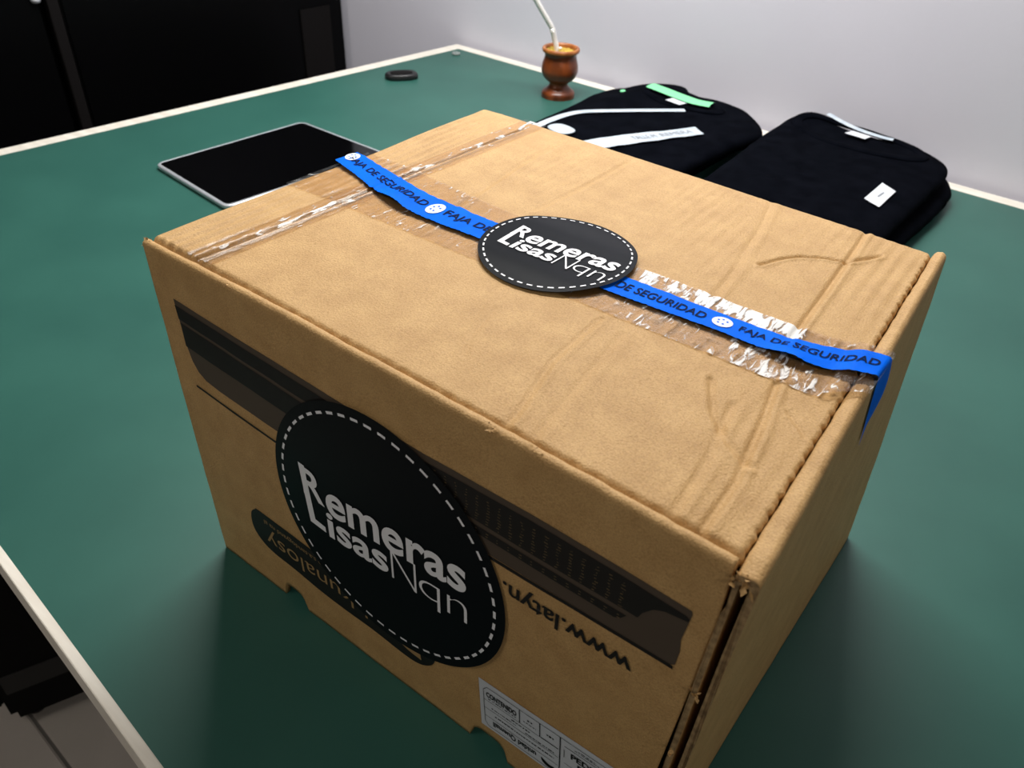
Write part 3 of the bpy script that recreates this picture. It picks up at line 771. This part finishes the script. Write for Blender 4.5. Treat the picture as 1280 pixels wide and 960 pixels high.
# ================================================================== MATE GOURD AND STRAW
MC = (-.3935, .9905, 0)
mg = thing('mate_gourd', 'small rounded brown wooden mate cup filled with yellow-green yerba beside the black shirts', 'cup', MC)
outp = [(0, 0), (.0262, 0), (.0282, .0020), (.0284, .0060), (.0266, .0100), (.0215, .0140), (.0172, .0185), (.0160, .0220), (.0175, .0250), (.0230, .0290), (.0280, .0345), (.0307, .0420), (.0310, .0480),
        (.0300, .0550), (.0280, .0620), (.0268, .0670), (.0270, .0705), (.0290, .0735)]
def sprof(P, n=4): return [tuple(v) for v in smooth_poly(P, n, False)]
lathe('cup_body', sprof(outp), MC, LEATHER, mg, 72)
lathe('rim', sprof([(.0288, .0733), (.0312, .0750), (.0318, .0780), (.0308, .0806), (.0285, .0812), (.0262, .0800), (.0250, .0760), (.0245, .0600)]), MC, RIMW, mg, 72, label='flared lighter brown lip')
V = []; F = []
def yf(u, v):
    r = .0248 * u; a = 2 * math.pi * v; x = r * math.cos(a); y = r * math.sin(a)
    return (MC[0] + x, MC[1] + y, .0745 + .0035 * nz(x, y, 0, 90) + .0022 * nz(x, y, 1, 300) - .06 * x)
grid('yerba', 24, 72, yf, YERBA, mg, kind='stuff', label='yellow-green ground yerba leaves')
ms = thing('metal_straw', 'bent silver metal straw standing in the wooden mate cup', 'straw', (MC[0], MC[1], .07))
rdir = Vector((.64926, .46182, 0)).normalized()     # to the right as the cup is seen, level
rdir = Vector((0.8146, 0.5793, 0)).normalized()
def mp_(u, z, d=0): return tuple(Vector(MC) + rdir * u + Vector((0, 0, z)) + Vector((-.579, .8146, 0)) * d)
sp_ = smooth_poly([mp_(-.0040, .030, -.002), mp_(-.0075, .076, -.002), mp_(-.0120, .0930), mp_(-.0165, .1080), mp_(-.0225, .1180), mp_(-.0340, .1340), mp_(-.0470, .1530), mp_(-.0620, .1730), mp_(-.0700, .1830)], 6, False)
tube('stem', sp_, [.0044] * (len(sp_) - 8) + [.0044 + .0004 * i for i in range(8)], STEEL, ms, 16)
tube('collar_ring', [mp_(-.0160, .1050), mp_(-.0168, .1072), mp_(-.0178, .1095)], [.0046, .0050, .0046], STEEL, ms, 16)
tube('strainer', [mp_(-.0012, .012, -.002), mp_(-.0028, .020, -.002), mp_(-.004, .032, -.002)], [.004, .0055, .003], STEEL, ms, 16)
bead = bmesh.new(); bmesh.ops.create_uvsphere(bead, u_segments=16, v_segments=10, radius=.0028)
for v in bead.verts: v.co += Vector(mp_(-.0015, .0805, -.006))
bm_obj('bead', bead, STEEL, ms)

# ================================================================== FOLDED SHIRTS
def lobe(name, outline, z0, z1, m, parent, seed, topf=None, amp=.0022, p=9, nr=30, tilt=0, **k):
    O = smooth_poly(outline, 12); n = len(O); c = sum(O, Vector((0, 0))) / n
    V = []; F = []; hm = (z1 - z0) / 2; zc = (z0 + z1) / 2
    rr_ = [1 - (1 - i / nr) ** 1.0 for i in range(nr + 1)]
    rad = [math.sin(t * math.pi / 2) for t in rr_]
    def put(sgn):
        for i in range(nr + 1):
            r = rad[i]
            for q in O:
                x, y = c.x + (q.x - c.x) * r, c.y + (q.y - c.y) * r
                e = max(0, 1 - r ** (p * 2)) ** .5
                x += .0018 * nz(x, y, seed + sgn, 30) * r; y += .0018 * nz(y, x, seed + 5, 30) * r
                top = hm + (topf(x, y) if topf and sgn > 0 else 0)
                z = zc + sgn * top * e + (sgn > 0) * e * amp * (nz(x, y, seed, 13) + .5 * nz(x, y, seed + 2, 34))
                V.append((x, y, max(.0004, z)))
    put(1); put(-1)
    for s in (0, 1):
        o = s * (nr + 1) * n
        for i in range(nr):
            for j in range(n):
                f = (o + i * n + j, o + (i + 1) * n + j, o + (i + 1) * n + (j + 1) % n, o + i * n + (j + 1) % n); F.append(f if s == 0 else f[::-1])
    return mesh(name, V, F, m, parent, **k)
def on_shirt(surf, off): return lambda x, y: (x, y, surf(x, y) + off)
def ribbon(name, path, wid, z, m, parent, n=40, thick=.0010, **k):
    """flat soft band along a path of points (x, y, z)"""
    P = smooth_poly([Vector(p) for p in path], 8, False); V = []; F = []
    for i, p in enumerate(P):
        t = (P[min(i + 1, len(P) - 1)] - P[max(i - 1, 0)]); s = Vector((-t.y, t.x, 0)).normalized() * wid / 2
        for a in (-1, -.5, 0, .5, 1): V.append(p + s * a + Vector((0, 0, thick * (1 - a * a))))
    for i in range(len(P) - 1):
        for j in range(4): F.append((i * 5 + j, (i + 1) * 5 + j, (i + 1) * 5 + j + 1, i * 5 + j + 1))
    return mesh(name, V, F, m, parent, **k)
def collar(name, c, rx_, ry_, ang, zf, m, parent, r=.0055, **k):
    n = 72; seg = 10; V = []; F = []
    for i in range(n):
        a = 2 * math.pi * i / n
        for j in range(seg):
            b = 2 * math.pi * j / seg; rr_ = r * math.cos(b) * 1.5
            x = (rx_ + rr_) * math.cos(a); y = (ry_ + rr_) * math.sin(a)
            X_ = c[0] + x * math.cos(ang) - y * math.sin(ang); Y_ = c[1] + x * math.sin(ang) + y * math.cos(ang)
            V.append((X_, Y_, zf(X_, Y_) + r * .45 * math.sin(b) + r * .12 * math.sin(a * 70)))
    for i in range(n):
        for j in range(seg): F.append((i * seg + j, i * seg + (j + 1) % seg, (i + 1) % n * seg + (j + 1) % seg, (i + 1) % n * seg + j))
    return mesh(name, V, F, m, parent, **k)

# shirt beside the cup: three sizes strips, mint neck tape
s1 = thing('folded_tshirt', 'folded black T-shirt pile with mint green neck tape and two long white strips', 't-shirt', (-.15, .8, 0), 'folded black T-shirts behind the box')
o_low = [(-.312, .52), (-.316, .70), (-.318, .90), (-.322, 1.02), (-.285, 1.075), (-.20, 1.082), (-.11, 1.068), (-.055, 1.040), (-.040, .95), (-.044, .80), (-.046, .60), (-.060, .50), (-.19, .48)]
o_top = [(-.285, .53), (-.288, .70), (-.290, .84), (-.292, .96), (-.262, 1.030), (-.200, 1.066), (-.165, 1.042), (-.120, 1.046), (-.060, 1.022), (-.010, .955), (-.022, .86), (-.032, .72), (-.040, .60), (-.060, .52), (-.18, .505)]
S1H = .046
lobe('bottom_fold', o_low, .0005, .024, CLOTH, s1, 1, amp=.002)
def t1(x, y): return -.012 * sst(-.235, -.30, x) + .003 * math.exp(-((x + .20) ** 2 + (y - 1.03) ** 2) / .0012)
lobe('top_fold', o_top, .021, S1H, CLOTH, s1, 4, t1, amp=.0022)
def z1s(x, y): return S1H + t1(x, y) + .0022 * (nz(x, y, 4, 13) + .5 * nz(x, y, 6, 34)) + .0014
def pz(P, f, o=0): return [(x, y, f(x, y) + o) for x, y in P]
collar('collar', (-.158, .985), .068, .030, math.radians(-10), lambda x, y: z1s(x, y) - .0012, CLOTH, s1, label='ribbed black neckband')
ribbon('neck_tape', pz([(-.222, .998), (-.195, .994), (-.165, .988), (-.135, .983), (-.108, .985)], z1s, .0034), .026, 0, MINT, s1, thick=.002, label='mint green tape inside the neck')
def patch(name, C, f, m, parent, off=.002, **k):
    (a, b, c, d) = [Vector(p) for p in C]
    def g(u, v):
        p = a.lerp(b, u).lerp(d.lerp(c, u), v); return (p.x, p.y, f(p.x, p.y) + off)
    return grid(name, 24, 6, g, m, parent, **k)
tg = patch('neck_tag', [(-.172, .955), (-.144, .947), (-.140, .964), (-.168, .972)], z1s, WHITEP, s1, .004, label='small white neck tag')
st_ = ribbon('size_strip', pz([(-.262, .715), (-.258, .770), (-.244, .822), (-.205, .872), (-.170, .903), (-.130, .938)], z1s, .0012), .0125, 0, STRIPW, s1, label='long thin curved white strip')
stb = patch('size_strip', [(-.150, .700), (-.062, .866), (-.086, .886), (-.183, .712)], z1s, STRIPW, s1, .0016, label='wide white strip with faint grey letters')
def along(u, v):
    a, b, c, d = [Vector(p) for p in [(-.150, .700), (-.062, .866), (-.086, .886), (-.183, .712)]]
    p = a.lerp(b, u).lerp(d.lerp(c, u), v); return (p.x, p.y, z1s(p.x, p.y) + .0021)
for b_ in (text_in('TALLE M', .42, .30, .62, .72, .0), text_in('REMERA', .66, .30, .93, .72, .0)): lay('strip_print', b_, along, GREYINK, stb, .2)
pill('round_patch', (-.221, .742), math.radians(-15), .042, .032, [(.9, z1s(-.221, .752) + .0002), (1, z1s(-.221, .752) + .0012), (.9, z1s(-.221, .752) + .0018)], STRIPW, s1, label='white rounded patch next to the box edge')
lathe('snap_button', [(0, .0008), (.0030, .0008), (.0038, .0020), (.0046, .0010), (.0048, 0)], (-.2560, .9700, z1s(-.256, .970) - .0015), MINT, s1, 20, label='tiny green ring button')

# shirt at the right: two plump folds, square white sticker
s2 = thing('folded_tshirt', 'folded black T-shirt pile with small square white sticker, nearest the right', 't-shirt', (.12, .8, 0), 'folded black T-shirts behind the box')
o_l2 = [(-.012, .50), (-.016, .70), (-.018, .90), (-.010, 1.04), (.06, 1.070), (.16, 1.060), (.215, 1.045), (.252, .990), (.255, .90), (.246, .78), (.240, .60), (.225, .50), (.10, .485)]
o_t2 = [(.006, .51), (.004, .70), (.000, .86), (-.002, .99), (.008, 1.045), (.040, 1.066), (.070, 1.046), (.125, 1.036), (.185, 1.036), (.232, 1.000), (.243, .94), (.236, .80), (.232, .62), (.218, .51), (.10, .495)]
S2H = .052
lobe('bottom_fold', o_l2, .0005, .0265, CLOTH, s2, 8, amp=.0015, p=6)
def t2(x, y): return .0075 * math.exp(-((x - .030) ** 2 + (y - 1.035) ** 2) / .0011) - .003 * sst(.9, .6, y)
lobe('top_fold', o_t2, .0255, S2H, CLOTH, s2, 11, t2, amp=.0014, p=6)
def z2s(x, y): return S2H + t2(x, y) + .0014 * (nz(x, y, 11, 13) + .5 * nz(x, y, 13, 34)) + .0010
collar('collar', (.112, .992), .092, .040, math.radians(-8), lambda x, y: z2s(x, y) - .0014, CLOTH, s2, .0060, label='ribbed black neckband')
ribbon('neck_tape', pz([(.052, 1.040), (.080, 1.030), (.110, 1.018), (.140, 1.010), (.156, 1.010)], z2s, .0034), .011, 0, STRIPW, s2, label='white tape inside the neck')
patch('neck_tag', [(.094, .990), (.124, .984), (.128, 1.000), (.100, 1.006)], z2s, WHITEP, s2, .004, label='small white neck tag')
q4 = [(.1930, .8000), (.2150, .8480), (.1990, .8620), (.1780, .8150)]
def sh(P, dx, dy): return [(x + dx, y + dy) for x, y in P]
q4 = [(.2080, .775), (.2105, .833), (.1895, .848), (.1865, .788)]
ps = patch('square_sticker', q4, z2s, WHITEP, s2, .0018, label='small square white sticker')
def al2(u, v):
    a, b, c, d = [Vector(p) for p in q4]; p = a.lerp(b, u).lerp(d.lerp(c, u), v); return (p.x, p.y, z2s(p.x, p.y) + .0023)
lay('sticker_print', poly_bm([(.35, .45), (.65, .40), (.66, .50), (.36, .56)]), al2, GREYINK, ps, .2)
